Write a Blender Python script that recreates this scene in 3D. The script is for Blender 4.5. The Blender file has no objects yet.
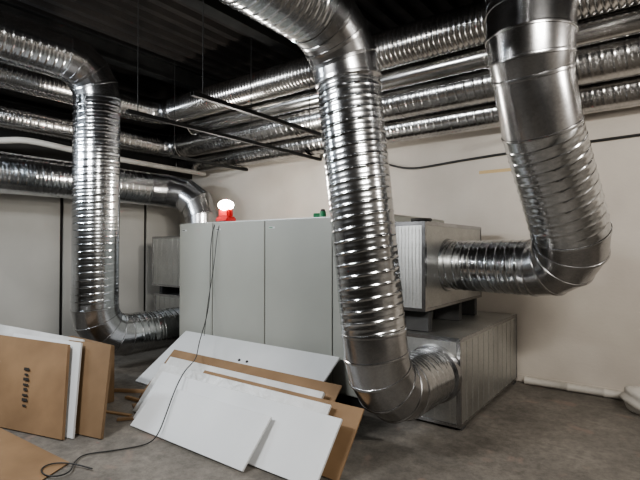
import bpy, bmesh, math, random
from mathutils import Vector, Matrix
random.seed(4)
D = bpy.data
COL = bpy.context.scene.collection
try:
    bpy.context.scene.view_settings.look = 'AgX - Medium High Contrast'
except Exception:
    pass

# ------------------------------------------------------------------ materials
def nt(name):
    m = D.materials.new(name); m.use_nodes = True
    t = m.node_tree; b = t.nodes["Principled BSDF"]
    return m, t, b

def mottled(name, c1, c2, scale=3.0, rough=0.8, metal=0.0, bump=0.0, detail=6, bscale=None, lo=0.3, hi=0.7, spec=None):
    m, t, b = nt(name)
    tc = t.nodes.new("ShaderNodeTexCoord")
    n = t.nodes.new("ShaderNodeTexNoise"); n.inputs["Scale"].default_value = scale; n.inputs["Detail"].default_value = detail
    r = t.nodes.new("ShaderNodeValToRGB")
    r.color_ramp.elements[0].position = lo; r.color_ramp.elements[1].position = hi
    r.color_ramp.elements[0].color = (*c1, 1); r.color_ramp.elements[1].color = (*c2, 1)
    t.links.new(tc.outputs["Object"], n.inputs["Vector"])
    t.links.new(n.outputs["Fac"], r.inputs["Fac"]); t.links.new(r.outputs["Color"], b.inputs["Base Color"])
    b.inputs["Roughness"].default_value = rough; b.inputs["Metallic"].default_value = metal
    if spec is not None: b.inputs["Specular IOR Level"].default_value = spec
    if bump:
        n2 = t.nodes.new("ShaderNodeTexNoise"); n2.inputs["Scale"].default_value = bscale or scale*4
        t.links.new(tc.outputs["Object"], n2.inputs["Vector"])
        bp = t.nodes.new("ShaderNodeBump"); bp.inputs["Strength"].default_value = bump; bp.inputs["Distance"].default_value = 0.02
        t.links.new(n2.outputs["Fac"], bp.inputs["Height"]); t.links.new(bp.outputs["Normal"], b.inputs["Normal"])
    return m

def galv(name, c1, c2, rough, bs=.04):
    m, t, b = nt(name)
    tc = t.nodes.new("ShaderNodeTexCoord")
    v = t.nodes.new("ShaderNodeTexVoronoi"); v.inputs["Scale"].default_value = 70
    n = t.nodes.new("ShaderNodeTexNoise"); n.inputs["Scale"].default_value = 2.2; n.inputs["Detail"].default_value = 5
    mx = t.nodes.new("ShaderNodeMath"); mx.operation = 'MULTIPLY_ADD'; mx.inputs[1].default_value = 0.28
    r = t.nodes.new("ShaderNodeValToRGB")
    r.color_ramp.elements[0].position = 0.35; r.color_ramp.elements[1].position = 0.9
    r.color_ramp.elements[0].color = (*c1, 1); r.color_ramp.elements[1].color = (*c2, 1)
    t.links.new(tc.outputs["Object"], v.inputs["Vector"]); t.links.new(tc.outputs["Object"], n.inputs["Vector"])
    t.links.new(v.outputs["Color"], mx.inputs[0]); t.links.new(n.outputs["Fac"], mx.inputs[2])
    t.links.new(mx.outputs[0], r.inputs["Fac"]); t.links.new(r.outputs["Color"], b.inputs["Base Color"])
    mr = t.nodes.new("ShaderNodeMapRange"); mr.inputs["To Min"].default_value = rough-0.05; mr.inputs["To Max"].default_value = rough+0.08
    t.links.new(n.outputs["Fac"], mr.inputs["Value"]); t.links.new(mr.outputs["Result"], b.inputs["Roughness"])
    b.inputs["Metallic"].default_value = 1.0
    n2 = t.nodes.new("ShaderNodeTexNoise"); n2.inputs["Scale"].default_value = 5; n2.inputs["Detail"].default_value = 1
    t.links.new(tc.outputs["Object"], n2.inputs["Vector"])
    bp = t.nodes.new("ShaderNodeBump"); bp.inputs["Strength"].default_value = bs; bp.inputs["Distance"].default_value = 0.02
    t.links.new(n2.outputs["Fac"], bp.inputs["Height"]); t.links.new(bp.outputs["Normal"], b.inputs["Normal"])
    return m

M_DUCT = galv("galvanised_spiral", (.40,.41,.42), (.70,.715,.73), .18)
M_ELB = galv("galvanised_sheet", (.33,.33,.335), (.52,.52,.525), .22, .10)
M_BOX = galv("galvanised_box", (.42,.42,.41), (.60,.60,.58), .42, .15)
M_RACK = galv("galvanised_rack", (.34,.335,.33), (.64,.63,.62), .20, .06)
M_WALL = mottled("painted_wall", (.45,.41,.365), (.55,.51,.455), 1.3, .85, bump=.08, bscale=30)
M_WALLD = mottled("far_wall_grey", (.13,.115,.10), (.22,.195,.17), 1.3, .85)
M_WALLP = mottled("partition_panel", (.38,.37,.345), (.46,.45,.42), 1.0, .7)
M_DARK = mottled("recess_shade", (.012,.011,.010), (.03,.026,.023), 2, .9)  # near-black colour stands in for the shaded recess above the partition
M_DECK = mottled("dark_deck", (.012,.010,.009), (.026,.021,.018), 3, .8)
M_STEEL = mottled("dark_steel", (.012,.012,.012), (.028,.028,.027), 6, .6, metal=.3)
M_CAB = mottled("cabinet_paint", (.31,.315,.285), (.36,.365,.335), .8, .42)
M_SEAM = mottled("seam_dark", (.03,.03,.03), (.06,.06,.06), 5, .8)
M_WHITE = mottled("white_board", (.52,.53,.535), (.61,.62,.625), 1.2, .45)
M_FOAM = mottled("foam_board", (.44,.44,.43), (.60,.60,.59), 4, .33, bump=.35, bscale=16)
M_CARD = mottled("cardboard", (.17,.105,.055), (.25,.16,.088), 2.5, .75)
M_CARD2 = mottled("cardboard_dark", (.13,.082,.042), (.20,.128,.07), 2.5, .75)
M_INK = mottled("ink", (.02,.017,.014), (.03,.025,.022), 5, .8)
M_RUB = mottled("black_rubber", (.012,.012,.012), (.025,.025,.025), 5, .5)
M_RED = mottled("red_plastic", (.50,.02,.02), (.60,.03,.03), 5, .4)
M_GREEN = mottled("green_plastic", (.01,.16,.06), (.02,.22,.09), 5, .4)
M_TAPE = mottled("masking_tape", (.46,.34,.18), (.54,.40,.22), 5, .8)
M_WOOD = mottled("scrap_wood", (.22,.14,.07), (.34,.22,.12), 8, .8)
M_PIPEW = mottled("white_insulation", (.42,.40,.36), (.56,.53,.49), 4, .6, bump=.3)

def floor_mat():
    m, t, b = nt("concrete_floor")
    tc = t.nodes.new("ShaderNodeTexCoord")
    n1 = t.nodes.new("ShaderNodeTexNoise"); n1.inputs["Scale"].default_value = 1.1; n1.inputs["Detail"].default_value = 10; n1.inputs["Roughness"].default_value = .70
    n2 = t.nodes.new("ShaderNodeTexNoise"); n2.inputs["Scale"].default_value = 16; n2.inputs["Detail"].default_value = 8; n2.inputs["Roughness"].default_value = .85
    n3 = t.nodes.new("ShaderNodeTexNoise"); n3.inputs["Scale"].default_value = 3.1; n3.inputs["Detail"].default_value = 4
    n3.inputs["Distortion"].default_value = .6
    r = t.nodes.new("ShaderNodeValToRGB")
    e = r.color_ramp.elements
    e[0].position = .36; e[0].color = (.105,.095,.083,1); e[1].position = .68; e[1].color = (.24,.218,.19,1)
    k = e.new(.5); k.color = (.165,.15,.131,1)
    mx = t.nodes.new("ShaderNodeMixRGB"); mx.blend_type = 'MULTIPLY'; mx.inputs[0].default_value = .7
    r2 = t.nodes.new("ShaderNodeValToRGB"); r2.color_ramp.elements[0].position=.40; r2.color_ramp.elements[0].color=(.5,.5,.5,1); r2.color_ramp.elements[1].position=.58
    r3 = t.nodes.new("ShaderNodeValToRGB"); r3.color_ramp.elements[0].position=.62; r3.color_ramp.elements[0].color=(0,0,0,1); r3.color_ramp.elements[1].position=.68; r3.color_ramp.elements[1].color=(.4,.4,.4,1)
    mx2 = t.nodes.new("ShaderNodeMixRGB"); mx2.inputs[2].default_value = (.28,.20,.165,1)
    for n in (n1,n2,n3): t.links.new(tc.outputs["Object"], n.inputs["Vector"])
    t.links.new(n1.outputs["Fac"], r.inputs["Fac"]); t.links.new(n2.outputs["Fac"], r2.inputs["Fac"]); t.links.new(n3.outputs["Fac"], r3.inputs["Fac"])
    t.links.new(r.outputs["Color"], mx.inputs[1]); t.links.new(r2.outputs["Color"], mx.inputs[2])
    t.links.new(r3.outputs["Color"], mx2.inputs[0]); t.links.new(mx.outputs[0], mx2.inputs[1])
    t.links.new(mx2.outputs[0], b.inputs["Base Color"]); b.inputs["Roughness"].default_value = .62
    bp = t.nodes.new("ShaderNodeBump"); bp.inputs["Strength"].default_value=.2; bp.inputs["Distance"].default_value=.01
    t.links.new(n2.outputs["Fac"], bp.inputs["Height"]); t.links.new(bp.outputs["Normal"], b.inputs["Normal"])
    return m
M_FLOOR = floor_mat()

def emis(name, col, s):
    m, t, b = nt(name)
    b.inputs["Emission Color"].default_value = (*col, 1); b.inputs["Emission Strength"].default_value = s
    b.inputs["Base Color"].default_value = (*col, 1)
    return m

# ------------------------------------------------------------------ helpers
def mesh_obj(name, verts, faces, mat, smooth=False, angle=30, parent=None):
    me = D.meshes.new(name); me.from_pydata([tuple(v) for v in verts], [], faces)
    me.materials.append(mat); me.update()
    if smooth:
        for p in me.polygons: p.use_smooth = True
        me.set_sharp_from_angle(angle=math.radians(angle))
    o = D.objects.new(name, me); COL.objects.link(o)
    if parent: o.parent = parent
    return o

def box(name, lo, hi, mat, bev=0.004, parent=None, rot=None):
    c = [(a+b)/2 for a, b in zip(lo, hi)]; s = [abs(b-a) for a, b in zip(lo, hi)]
    bm = bmesh.new(); bmesh.ops.create_cube(bm, size=1)
    for v in bm.verts: v.co = Vector((v.co.x*s[0], v.co.y*s[1], v.co.z*s[2]))
    if bev: bmesh.ops.bevel(bm, geom=list(bm.edges), offset=min(bev, min(s)*.3), segments=2, affect='EDGES')
    me = D.meshes.new(name); bm.to_mesh(me); bm.free(); me.materials.append(mat)
    o = D.objects.new(name, me); o.location = c
    if rot: o.rotation_euler = rot
    COL.objects.link(o)
    if parent: o.parent = parent
    return o

def empty(name):
    e = D.objects.new(name, None); COL.objects.link(e); return e

def cyl(name, p0, p1, r0, r1, mat, parent=None, seg=24):
    p0, p1 = Vector(p0), Vector(p1); d = p1-p0
    bm = bmesh.new(); bmesh.ops.create_cone(bm, cap_ends=True, segments=seg, radius1=r0, radius2=r1, depth=d.length)
    M = Matrix.Translation((p0+p1)/2) @ d.to_track_quat('Z', 'Y').to_matrix().to_4x4()
    bm.transform(M)
    me = D.meshes.new(name); bm.to_mesh(me); bm.free(); me.materials.append(mat)
    for p in me.polygons: p.use_smooth = True
    me.set_sharp_from_angle(angle=math.radians(40))
    o = D.objects.new(name, me); COL.objects.link(o)
    if parent: o.parent = parent
    return o

def tube(name, pts, r, mat, parent=None):
    cu = D.curves.new(name, 'CURVE'); cu.dimensions = '3D'; cu.bevel_depth = r; cu.bevel_resolution = 3; cu.resolution_u = 10
    s = cu.splines.new('NURBS'); s.points.add(len(pts)-1)
    for i, p in enumerate(pts): s.points[i].co = (*p, 1)
    s.use_endpoint_u = True; s.order_u = 4
    cu.materials.append(mat)
    o = D.objects.new(name, cu); COL.objects.link(o)
    if parent: o.parent = parent
    return o

def arc(a, c, b, R, n):
    a, c, b = Vector(a), Vector(c), Vector(b)
    d1 = (c-a).normalized(); d2 = (b-c).normalized()
    ang = d1.angle(d2); L = R*math.tan(ang/2)
    cen = c - d1*L + ((d2-d1*d1.dot(d2)).normalized())*R
    ax = d1.cross(d2).normalized(); v0 = (c-d1*L)-cen
    return [cen + Matrix.Rotation(ang*i/n, 3, ax) @ v0 for i in range(n+1)]

def duct(name, nodes, pitch=.085, step=.0065, seg=48, ridge=.005, mat_s=None, mat_p=None, cap=True, bead=.007):
    mat_s = mat_s or M_DUCT; mat_p = mat_p or M_ELB
    P = [Vector(n[0]) for n in nodes]; R = [n[1] for n in nodes]; K = [n[2] for n in nodes]
    dirs = [(P[i+1]-P[i]).normalized() for i in range(len(P)-1)]
    e1 = dirs[0].orthogonal().normalized(); rings = []; ids = []
    tot = 0
    def ring(c, r, d, n, e1, rf=None):
        e2 = d.cross(e1); out = []
        for j in range(seg):
            th = 2*math.pi*j/seg
            rr = r + (rf(th) if rf else 0)
            q = e1*math.cos(th)*rr + e2*math.sin(th)*rr
            q = q - d*(q.dot(n)/d.dot(n))
            out.append(c+q)
        return out
    for i in range(len(dirs)):
        d = dirs[i]; L = (P[i+1]-P[i]).length; k = K[i]; mi = 0 if k in 'sc' else 1
        n0 = d if i == 0 else (dirs[i-1]+d).normalized()
        n1 = d if i == len(dirs)-1 else (d+dirs[i+1]).normalized()
        rings.append(ring(P[i], R[i]+bead, d, n0, e1)); ids.append(mi)
        off = min(.012, L*.2)
        rings.append(ring(P[i]+d*off, R[i]+bead*.8, d, n0, e1)); ids.append(mi)
        rings.append(ring(P[i]+d*(off+.003), R[i], d, n0, e1)); ids.append(mi)
        if k in 'sc':
            bend0 = R[i]*1.05*math.tan(math.acos(max(-1, min(1, d.dot(n0)))))
            bend1 = R[i]*1.05*math.tan(math.acos(max(-1, min(1, d.dot(n1)))))
            a = off+.01+bend0; b = L-off-.01-bend1
            m = max(2, int((b-a)/step))
            for q in range(m+1):
                s = a+(b-a)*q/m; rr = R[i]+(R[i+1]-R[i])*s/L
                def rf(th, s=s):
                    f = ((tot+s)/pitch - (th/(2*math.pi) if k == 's' else 0)) % 1.0
                    if k == 'c': return ridge*math.cos(2*math.pi*f)
                    g = min(f, 1-f)
                    return ridge*math.exp(-((f-.5)/.07)**2) + ridge*.22*math.exp(-(g/.09)**2)
                rings.append(ring(P[i]+d*s, rr, d, d, e1, rf)); ids.append(mi)
        rings.append(ring(P[i+1]-d*(off+.003), R[i+1], d, n1, e1)); ids.append(mi)
        rings.append(ring(P[i+1]-d*off, R[i+1]+bead*.8, d, n1, e1)); ids.append(mi)
        if i == len(dirs)-1:
            rings.append(ring(P[i+1], R[i+1]+bead, d, n1, e1)); ids.append(mi)
        else:
            q = d.rotation_difference(dirs[i+1]); e1 = (q @ e1); e1 = (e1-dirs[i+1]*e1.dot(dirs[i+1])).normalized()
        tot += L
    V = [v for r in rings for v in r]; F = []; MI = []
    for a in range(len(rings)-1):
        for j in range(seg):
            j2 = (j+1) % seg
            F.append((a*seg+j, a*seg+j2, (a+1)*seg+j2, (a+1)*seg+j)); MI.append(ids[a])
    if cap:
        F.append(tuple(reversed(range(seg)))); MI.append(1)
        F.append(tuple((len(rings)-1)*seg+j for j in range(seg))); MI.append(1)
    me = D.meshes.new(name); me.from_pydata([tuple(v) for v in V], [], F)
    me.materials.append(mat_s); me.materials.append(mat_p); me.polygons.foreach_set("material_index", MI)
    for p in me.polygons: p.use_smooth = True
    me.update(); me.set_sharp_from_angle(angle=math.radians(48))
    o = D.objects.new(name, me); COL.objects.link(o)
    return o

# ------------------------------------------------------------------ room shell
XL, XR, YB, YF, ZC = -7.6, 3.6, 5.9, -3.5, 4.6
box("floor", (XL-.2, YF-.2, -.2), (XR+.2, YB+.2, 0), M_FLOOR, 0)
box("wall_back", (XL-.2, YB, 0), (XR+.2, YB+.2, ZC), M_WALL, 0)
box("wall_left", (XL-.2, YF, 0), (XL, YB, ZC), M_DARK, 0)
box("wall_right", (XR, YF, 0), (XR+.2, YB, ZC), M_WALL, 0)
box("wall_front", (XL-.2, YF-.2, 0), (XR+.2, YF, ZC), M_WALLD, 0)
V = []; F = []
xs = []; x = XL-.2
while x < XR+.2:
    xs += [(x, ZC-.0), (x+.10, ZC-.0), (x+.13, ZC-.07), (x+.22, ZC-.07)]; x += .25
for (xx, zz) in xs: V += [(xx, YF-.2, zz), (xx, YB+.2, zz)]
for i in range(len(xs)-1): F.append((2*i, 2*i+1, 2*i+3, 2*i+2))
n = len(V)
V += [(XL-.2, YF-.2, ZC+.1), (XR+.2, YF-.2, ZC+.1), (XR+.2, YB+.2, ZC+.1), (XL-.2, YB+.2, ZC+.1)]
F.append((n, n+1, n+2, n+3))
mesh_obj("ceiling", V, F, M_DECK)
box("baseboard_back", (XL+.05, YB-.015, 0), (XR, YB, .08), M_WALL, .003)
pp = empty("partition_wall_panels")
for i, (a, b) in enumerate([(-3.4, -1.2), (-1.17, .35), (.38, 1.85), (1.88, 3.37), (3.42, 4.82), (4.87, 5.88)]):
    box("panel_%d" % (i+1), (XL, a, .0), (XL+.03, b, 2.42), M_WALLP, .003, pp)
box("top_rail", (XL, -3.4, 2.42), (XL+.06, 5.88, 2.47), M_SEAM, .003, pp)
def ibeam(p0, p1, w=.18, h=.3):
    e = empty("steel_i_beam")
    lo = [min(a, b) for a, b in zip(p0, p1)]; hi = [max(a, b) for a, b in zip(p0, p1)]
    ax = 0 if hi[0]-lo[0] > hi[1]-lo[1] else 1; o = 1-ax
    def part(nm, wd, z0, z1):
        l = list(lo); g = list(hi); l[o] = lo[o]-wd/2; g[o] = lo[o]+wd/2; l[2] = z0; g[2] = z1
        box(nm, l, g, M_STEEL, .002, e)
    z = p0[2]
    part("bottom_flange", w, z, z+.02); part("web", .02, z+.02, z+h-.02); part("top_flange", w, z+h-.02, z+h)
for X in (-6.35, -4.1, -1.3, 1.6):
    ibeam((X, YF+.01, 4.25), (X, YB-.01, 4.25), h=.28)

# ------------------------------------------------------------------ big spiral ducts
rc = .24
A = arc((-1.69,3.93,.47), (-1.72,3.06,.47), (-1.96,2.95,2.9), .34, 4)
n = [((-1.69,3.93,.47), .235, 's')]
n += [(tuple(p), rc, 'p') for p in A]
p_end = A[-1]; dirv = (Vector((-1.96,2.95,2.9))-p_end).normalized()
n.append((tuple(p_end+dirv*.17), rc, 's'))
A2 = arc(tuple(p_end), (-1.98,2.94,3.27), (-1.98,-1,3.27), .42, 4)
n.append((tuple(A2[0]-dirv*.06), rc, 'p'))
n += [(tuple(p), rc+.01, 'p') for p in A2[:-1]]
n.append((tuple(A2[-1]), rc+.01, 's')); n.append(((-1.98,-1,3.27), rc+.01, 's'))
duct("spiral_duct", n)

S = (-1.75,4.5,1.42); C1 = (-.57,4.3,1.42); T = (-.72,3.62,2.45)
A = arc(S, C1, T, .36, 4)
n = [(S, .235, 's'), (tuple(A[0]), .245, 'p')]
n += [(tuple(p), r, 'p') for p, r in zip(A[1:-1], (.255,.265,.272))]
n += [(tuple(A[-1]), .28, 's'), (T, .268, 'p'), ((-.745,3.46,2.80), .262, 'p'), ((-.745,3.42,2.90), .275, 'p'), ((-.745,3.40,3.04), .285, 'p'), ((-.74,3.40,3.22), .285, 's')]
B = arc((-.74,3.40,3.22), (-.74,3.40,3.95), (-.74,-1,3.95), .4, 3)
n += [(tuple(B[0]), .285, 'p')]+[(tuple(p), .285, 'p') for p in B[1:-1]]+[(tuple(B[-1]), .285, 's'), ((-.74,-1,3.95), .285, 's')]
duct("spiral_duct", n)

rl = .27
A = arc((-5.72,4.58,.45), (-5.72,2.97,.45), (-5.70,2.97,3.8), .40, 4)
B = arc((-5.72,2.97,.45), (-5.70,2.97,3.86), (-5.70,-1.5,3.86), .42, 4)
n = [((-5.72,4.58,.45), rl, 's')]+[(tuple(p), rl, 'p') for p in A[:-1]]+[(tuple(A[-1]), rl, 's')]
n += [(tuple(p), rl, 'p') for p in B[:-1]]+[(tuple(B[-1]), rl, 's'), ((-5.70,-1.5,3.86), rl, 's')]
duct("spiral_duct", n, step=.0085)

n = [((-6.95,-2,2.57), .27, 's'), ((-6.93,4.45,2.57), .27, 'p'), ((-6.83,4.75,2.56), .27, 'p'), ((-6.62,4.98,2.50), .27, 'p'),
     ((-6.42,5.08,2.34), .27, 'p'), ((-6.33,5.1,2.12), .27, 'p'), ((-6.32,5.1,1.79), .27, 'p')]
duct("spiral_duct", n, step=.010, pitch=.10)

kw = dict(pitch=.10, step=.0105, seg=36, mat_s=M_RACK, ridge=.006)
duct("spiral_duct", [((-7.5,5.62,3.2), .185, 's'), ((-3.9,5.62,3.2), .185, 's'), ((-.7,5.62,3.2), .185, 's'), ((3.5,5.62,3.2), .185, 's')], **kw)
A = arc((-7.3,-2,3.41), (-7.3,5.2,3.41), (3.5,5.2,3.41), .35, 4)
duct("spiral_duct", [((-7.3,-2,3.41), .21, 's')]+[(tuple(p), .21, 'p') for p in A[:-1]]+[(tuple(A[-1]), .21, 's'), ((-2.6,5.2,3.41), .21, 's'), ((.4,5.2,3.41), .21, 's'), ((3.5,5.2,3.41), .21, 's')], **kw)
A = arc((-6.75,-2,3.82),(-6.75,4.62,3.82),(3.5,4.62,3.82),.35,4)
duct("flexible_duct", [((-6.75,-2,3.82), .2, 's')]+[(tuple(p), .2, 'p') for p in A[:-1]]
     +[(tuple(A[-1]), .2, 'c'), ((3.5,4.62,3.82), .2, 'c')], pitch=.055, step=.011, seg=36, mat_s=M_RACK, ridge=.008)
nn = []
x = -6.3
while x < 3.4:
    nn.append(((x,4.90,3.59), .12, 'p')); x += 1.6
nn.append(((3.5,4.90,3.59), .12, 'p'))
duct("round_sheet_duct", nn, seg=36, mat_p=M_RACK)
tube("insulated_pipe", [(-7.15,-2,2.98),(-7.15,1.8,2.98),(-7.15,2.3,2.98),(-7.12,2.6,3.08),(-7.1,2.9,3.08),(-7.1,3.6,3.02),(-7.1,5.3,3.0),(-7.1,5.8,3.0)], .045, M_PIPEW)

for X, y0 in ((-4.4,2.6), (-3.42,2.65), (-1.0,4.3), (1.4,4.3), (-6.05,4.3)):
    e = empty("strut_bracket")
    box("channel_base", (X-.022,y0,2.965), (X+.022,YB,2.97), M_STEEL, 0, e)
    box("channel_side_1", (X-.022,y0,2.97), (X-.018,YB,3.005), M_STEEL, 0, e)
    box("channel_side_2", (X+.018,y0,2.97), (X+.022,YB,3.005), M_STEEL, 0, e)
    for yy in ((y0+.12, 4.36) if y0 < 4 else (4.36,)):
        cyl("threaded_rod", (X, yy, 2.96), (X, yy, 4.55), .005, .005, M_STEEL, e, 8)

# ------------------------------------------------------------------ air handling unit
ahu = empty("air_handling_cabinet")
box("body", (-5.27,3.93,.10), (-2.10,5.25,1.90), M_CAB, .006, ahu)
box("base_frame", (-5.25,3.95,0), (-2.12,5.23,.10), M_STEEL, .004, ahu)
pan = [(-5.28,-4.615), (-4.603,-3.712), (-3.70,-2.76), (-2.75,-2.11)]
for i, (a, b) in enumerate(pan):
    box("door_panel_%d" % (i+1), (a,3.895,.12), (b,3.93,1.905), M_CAB, .004, ahu)
    if i: box("door_seam_%d" % i, (a-.012,3.905,.12), (a,3.93,1.90), M_SEAM, 0, ahu)
    box("label_%d" % (i+1), (a+.06,3.892,1.81), (a+.15,3.896,1.83), M_WHITE, 0, ahu)
    box("label_text_%d" % (i+1), (a+.065,3.890,1.815), (a+.12,3.893,1.825), M_INK if i != 2 else M_GREEN, 0, ahu)
box("top_trim", (-5.28,3.90,1.90), (-2.10,5.25,1.915), M_BOX, .003, ahu)

def plenum(name, lo, hi, ribs=True):
    e = empty(name)
    box("casing", lo, hi, M_BOX, .004, e)
    t = .03; x0,y0,z0 = lo; x1,y1,z1 = hi; g = .006
    box("flange_1", (x1, y0-g, z0), (x1+g, y0+t, z1), M_ELB, .002, e)
    box("flange_2", (x1, y1-t, z0), (x1+g, y1, z1), M_ELB, .002, e)
    box("flange_3", (x1, y0+t, z1-t), (x1+g, y1-t, z1+g), M_ELB, .002, e)
    box("flange_4", (x1, y0+t, z0), (x1+g, y1-t, z0+t), M_ELB, .002, e)
    box("flange_5", (x0, y0-g, z1-t), (x1, y0, z1+g), M_ELB, .002, e)
    box("flange_6", (x0, y0-g, z0), (x1, y0, z0+t), M_ELB, .002, e)
    box("flange_7", (x0, y0-g, z0+t), (x0+t, y0, z1-t), M_ELB, .002, e)
    box("flange_8", (x1-t, y0-g, z0+t), (x1, y0, z1-t), M_ELB, .002, e)
    if ribs:
        y = y0+.16; i = 0
        while y < y1-.08:
            i += 1
            box("rib_%d" % i, (x1, y, z0+t), (x1+.004, y+.012, z1-t), M_BOX, .001, e); y += .16
        x = x0+.12
        while x < x1-.06:
            i += 1
            box("rib_%d" % i, (x, y0-.004, z0+t), (x+.015, y0, z1-t), M_BOX, .0015, e); x += .14
    return e
lo_p = plenum("duct_plenum_box", (-2.09,3.96,.03), (-1.45,5.85,.80))
for i,(a,b) in enumerate([(-2.05,4.0),(-1.5,4.0),(-1.5,5.7),(-2.05,5.7)]):
    box("foot_%d" % (i+1), (a,b,0), (a+.05,b+.1,.03), M_SEAM, 0, lo_p)
up_p = plenum("duct_plenum_box", (-2.09,3.96,1.01), (-1.77,5.55,1.83), ribs=False)
for i,b in enumerate((4.1,4.9,5.4)):
    box("support_%d" % (i+1), (-2.08,b,.806), (-1.80,b+.08,1.01), M_SEAM, .002, up_p)
for i in range(7):
    xx = -2.05+i*.036
    box("side_rib_%d" % (i+1), (xx,3.955,1.05), (xx+.012,3.96,1.79), M_BOX, .0015, up_p)
cyl("spigot_collar", (-1.765,4.5,1.42), (-1.72,4.49,1.42), .265, .252, M_ELB, up_p, 48)
cyl("spigot_collar", (-1.69,3.955,.47), (-1.69,3.90,.47), .262, .255, M_ELB, lo_p, 48)
tube("hose_on_top", [(-2.02,4.3,1.85),(-1.95,4.5,1.89),(-1.88,4.4,1.86),(-1.9,4.2,1.87),(-2.0,4.15,1.86)], .018, M_RUB, up_p)
lp = plenum("duct_plenum_box", (-6.98,4.6,.95), (-5.29,5.6,1.77))
lq = plenum("duct_plenum_box", (-6.9,4.6,.03), (-5.29,5.6,.82))
for i,x in enumerate((-6.8,-6.0,-5.5)):
    box("support_%d" % (i+1), (x,4.62,.826), (x+.08,5.5,.95), M_SEAM, .002, lp)
    box("foot_%d" % (i+1), (x,4.62,0), (x+.08,5.5,.03), M_SEAM, .002, lq)

# work lamp on the cabinet
wl = empty("work_lamp")
box("lamp_base", (-4.69,4.00,1.915), (-4.45,4.16,1.99), M_RED, .02, wl)
box("lamp_housing", (-4.665,4.03,1.98), (-4.475,4.13,2.09), M_RED, .02, wl)
bm = bmesh.new(); bmesh.ops.create_uvsphere(bm, u_segments=24, v_segments=12, radius=.1)
for v in bm.verts: v.co.z *= .68
bm.transform(Matrix.Translation((-4.57,4.08,2.14)))
me = D.meshes.new("diffuser"); bm.to_mesh(me); bm.free(); me.materials.append(emis("lamp_glow", (1,.93,.82), 90))
o = D.objects.new("diffuser", me); COL.objects.link(o); o.parent = wl
tube("lamp_handle", [(-4.67,4.08,1.99),(-4.71,4.08,2.14),(-4.57,4.08,2.27),(-4.43,4.08,2.14),(-4.47,4.08,1.99)], .006, M_RED, wl)

gb = empty("green_spray_can")
cyl("can", (-2.99,4.05,1.915), (-2.99,4.05,1.985), .035, .035, M_GREEN, gb)
cyl("cap", (-2.99,4.05,1.985), (-2.99,4.05,2.01), .028, .02, M_SEAM, gb)
cyl("can_side", (-3.12,4.06,1.945), (-3.03,4.10,1.945), .028, .028, M_GREEN, gb)

# ------------------------------------------------------------------ leaning boards
def sheet(name, x0, x1, yb, yt, zt, th, mat, z0=.004, skew=0.0, parent=None):
    dy, dz = yt-yb, zt-z0; L = math.hypot(dy, dz); n = Vector((0, -dz/L, dy/L))*th
    V = []
    for x in (x0, x1):
        s = skew*(x-x0)/(x1-x0)
        a = Vector((x, yb+s, z0)); b = Vector((x, yt+s, zt))
        V += [a-n*0, b-n*0, b+n, a+n]
    F = [(0,1,2,3),(7,6,5,4),(0,4,5,1),(1,5,6,2),(2,6,7,3),(3,7,4,0)]
    o = mesh_obj(name, V, F, mat, parent=parent)
    bm = bmesh.new(); bm.from_mesh(o.data); bmesh.ops.recalc_face_normals(bm, faces=bm.faces)
    bmesh.ops.bevel(bm, geom=list(bm.edges), offset=.002, segments=1, affect='EDGES'); bm.to_mesh(o.data); bm.free()
    return o
a = empty("white_panel")
sheet("board", -5.05, -2.62, 3.12, 3.84, .49, .02, M_WHITE, parent=a)
for x in (-3.80,-3.68):
    cyl("hole", (x,3.60,.340), (x,3.588,.358), .014, .014, M_SEAM, a, 16)
sheet("cardboard_sheet", -4.50, -2.2, 2.82, 3.26, .43, .012, M_CARD)
sheet("foam_panel", -4.34, -2.27, 2.74, 3.11, .39, .03, M_FOAM)
sheet("cardboard_sheet", -3.6, -1.80, 2.62, 2.96, .40, .015, M_CARD)
sheet("foam_panel", -4.16, -2.04, 2.55, 2.88, .40, .02, M_FOAM)
sheet("white_panel", -3.98, -1.86, 2.44, 2.76, .37, .02, M_WHITE)
sheet("white_panel", -3.84, -2.42, 2.33, 2.63, .30, .02, M_WHITE)

# ------------------------------------------------------------------ left cardboard stack
def quad_sheet(name, a, b, c, d, th, mat, parent=None):
    a,b,c,d = map(Vector, (a,b,c,d)); n = (b-a).cross(d-a).normalized()*th
    V = [a,b,c,d,a+n,b+n,c+n,d+n]
    F = [(3,2,1,0),(4,5,6,7),(0,1,5,4),(1,2,6,5),(2,3,7,6),(3,0,4,7)]
    return mesh_obj(name, V, F, mat, parent=parent)
cb = empty("cardboard_sheet")
quad_sheet("face", (-5.05,1.56,.0), (-4.02,1.84,.0), (-4.36,2.04,.71), (-5.45,1.74,.74), .03, M_CARD, cb)
for i in range(8):
    t0 = .25+i*.055
    a0 = Vector((-5.05,1.56,0)).lerp(Vector((-4.02,1.84,0)), .56); b0 = Vector((-5.45,1.74,.74)).lerp(Vector((-4.36,2.04,.71)), .56)
    p = a0.lerp(b0, t0)
    off = Vector((.02,-.033,.016))
    w_ = .034 if i % 3 else .022
    r = (Vector((1.03,.28,0)).normalized())*w_; u = (b0-a0).normalized()*(.026 if i % 2 else .018)
    quad_sheet("print_%d" % (i+1), p+off-r, p+off+r, p+off+r+u, p+off-r+u, .001, M_INK, cb)
quad_sheet("foam_panel", (-4.75,1.70,.0), (-3.98,1.90,.0), (-4.30,2.12,.72), (-5.15,1.88,.75), .02, M_WHITE)
quad_sheet("foam_panel", (-4.85,1.76,.0), (-4.06,1.96,.0), (-4.38,2.18,.73), (-5.75,1.86,.80), .02, M_FOAM)
quad_sheet("cardboard_sheet", (-4.6,1.84,.0), (-3.78,2.04,.0), (-4.02,2.26,.71), (-4.9,2.06,.71), .03, M_CARD2)
box("cardboard_box", (-5.5,2.36,.0), (-4.6,2.60,.58), M_CARD2, .006)
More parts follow.
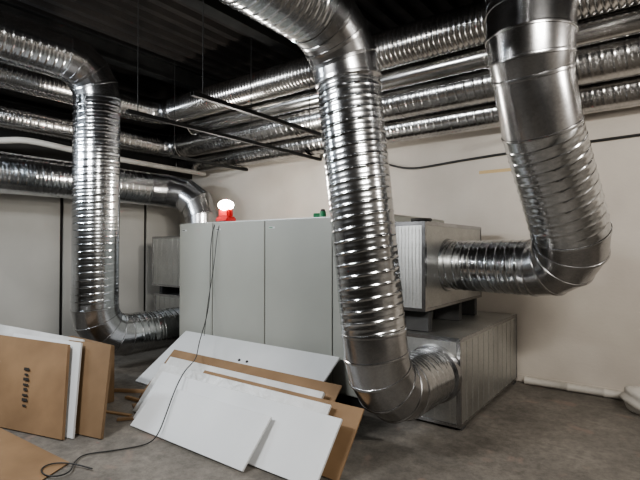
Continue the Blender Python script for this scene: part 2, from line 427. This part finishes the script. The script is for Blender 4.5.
quad_sheet("flattened_carton", (-3.25,1.05,.006), (-3.55,1.66,.006), (-4.75,1.50,.10), (-4.5,.7,.06), .006, M_CARD)
for i,(x,y,l,r) in enumerate([(-4.25,2.42,.35,.3),(-4.2,2.6,.3,-.4),(-4.02,2.40,.18,.9),(-4.4,2.75,.4,.1),(-4.35,2.95,.18,1.4),(-4.7,2.9,.5,.5),(-4.6,3.1,.25,-.2)]):
    box("timber_offcut", (x-l/2,y-.02,.001), (x+l/2,y+.02,.015+.004*i), [M_WOOD,M_CARD2,M_CARD][i%3], .003, rot=(0,0,r))

# ------------------------------------------------------------------ cables
tube("extension_cord", [(-4.55,4.1,1.93),(-4.56,3.95,1.93),(-4.57,3.87,1.92),(-4.60,3.84,1.5),(-4.55,3.82,1.0),(-4.38,3.6,.7),(-4.2,3.35,.52),(-3.9,3.1,.46),
     (-3.7,2.86,.46),(-3.62,2.72,.44),(-3.55,2.56,.30),(-3.42,2.36,.10),(-3.36,2.24,.01),(-3.40,2.1,.01),(-3.52,1.9,.01),(-3.62,1.78,.01),(-3.5,1.66,.015),(-3.35,1.58,.02),
     (-3.40,1.45,.02),(-3.58,1.45,.03),(-3.62,1.58,.03),(-3.45,1.66,.03),(-3.3,1.7,.02)], .005, M_RUB)
tube("lamp_cord", [(-4.50,4.1,1.93),(-4.49,3.95,1.93),(-4.48,3.87,1.92),(-4.50,3.84,1.4),(-4.60,3.83,1.0),(-4.62,3.8,.7),(-4.6,3.76,.5)], .004, M_RUB)
tube("wall_cable", [(-4.3,5.86,3.0),(-3.9,5.86,2.98),(-3.5,5.87,2.9),(-3.1,5.87,2.74),(-2.8,5.87,2.66),(-2.4,5.87,2.70),(-1.6,5.87,2.74),(-.8,5.87,2.76),(.2,5.87,2.78),(1.6,5.87,2.82),(3.4,5.87,2.86)], .014, M_RUB)
box("masking_tape_strip", (-1.90,5.896,2.52), (-1.38,5.9,2.56), M_TAPE, 0)

duct("pipe_on_floor", [((-1.35,5.80,.045), .04, 'p'), ((-.9,5.80,.045), .04, 'p'), ((-.55,5.80,.045), .04, 'p'), ((-.35,5.80,.045), .04,'p')], seg=24, mat_p=M_PIPEW, bead=.004)
bm = bmesh.new(); bmesh.ops.create_icosphere(bm, subdivisions=4, radius=1)
for v in bm.verts:
    q = v.co.copy(); w = 1+.06*math.sin(7*q.x+3*q.y)+.05*math.sin(9*q.z+5*q.x)
    v.co = Vector((q.x*.30*w, q.y*.17*w, max(-.13, q.z*.15*w)+.13))
bm.transform(Matrix.Translation((-.09,5.45,0)))
me = D.meshes.new("plastic_bag_of_insulation"); bm.to_mesh(me); bm.free(); me.materials.append(M_PIPEW)
for p in me.polygons: p.use_smooth = True
COL.objects.link(D.objects.new("plastic_bag_of_insulation", me))

# ------------------------------------------------------------------ lights
def area(name, loc, target, sx, sy, e, col):
    l = D.lights.new(name, 'AREA'); l.shape = 'RECTANGLE'; l.size = sx; l.size_y = sy; l.energy = e; l.color = col
    o = D.objects.new(name, l); o.location = loc
    o.rotation_euler = (Vector(target)-Vector(loc)).to_track_quat('-Z', 'Y').to_euler(); COL.objects.link(o)
area("wall_fill_light", (-3.6,-.4,3.3), (-3.6,3,1.0), 1.3, .2, 140, (.97,.985,1))
area("wall_fill_light", (1.3,.6,3.3), (-.6,4,1.2), 1.3, .2, 150, (1,.96,.90))
area("wall_fill_light", (-6.3,.6,3.0), (-6.0,3,2.2), 1.0, .15, 65, (.84,.92,1))
area("wall_fill_light", (2.2,3.6,2.9), (.5,5.2,2.6), .8, .4, 52, (1,.94,.87))  # added fill, evens out the light on the right of the back wall
l = D.lights.new("lamp_bulb", 'POINT'); l.energy = 60; l.color = (1,.96,.90); l.shadow_soft_size = .06
o = D.objects.new("lamp_bulb", l); o.location = (-4.57,4.12,2.36); COL.objects.link(o)
w = D.worlds.new("World"); bpy.context.scene.world = w; w.use_nodes = True
w.node_tree.nodes["Background"].inputs[0].default_value = (.5,.5,.5,1); w.node_tree.nodes["Background"].inputs[1].default_value = .3

# ------------------------------------------------------------------ camera
cam = D.cameras.new("camera"); cam.sensor_width = 36; cam.lens = 465/640*36; cam.clip_start = .05
co = D.objects.new("camera", cam); COL.objects.link(co); co.location = (0,0,1.6)
yaw = math.atan2(.599,.801)
co.rotation_euler = (math.radians(90.86), 0, yaw)
bpy.context.scene.camera = co
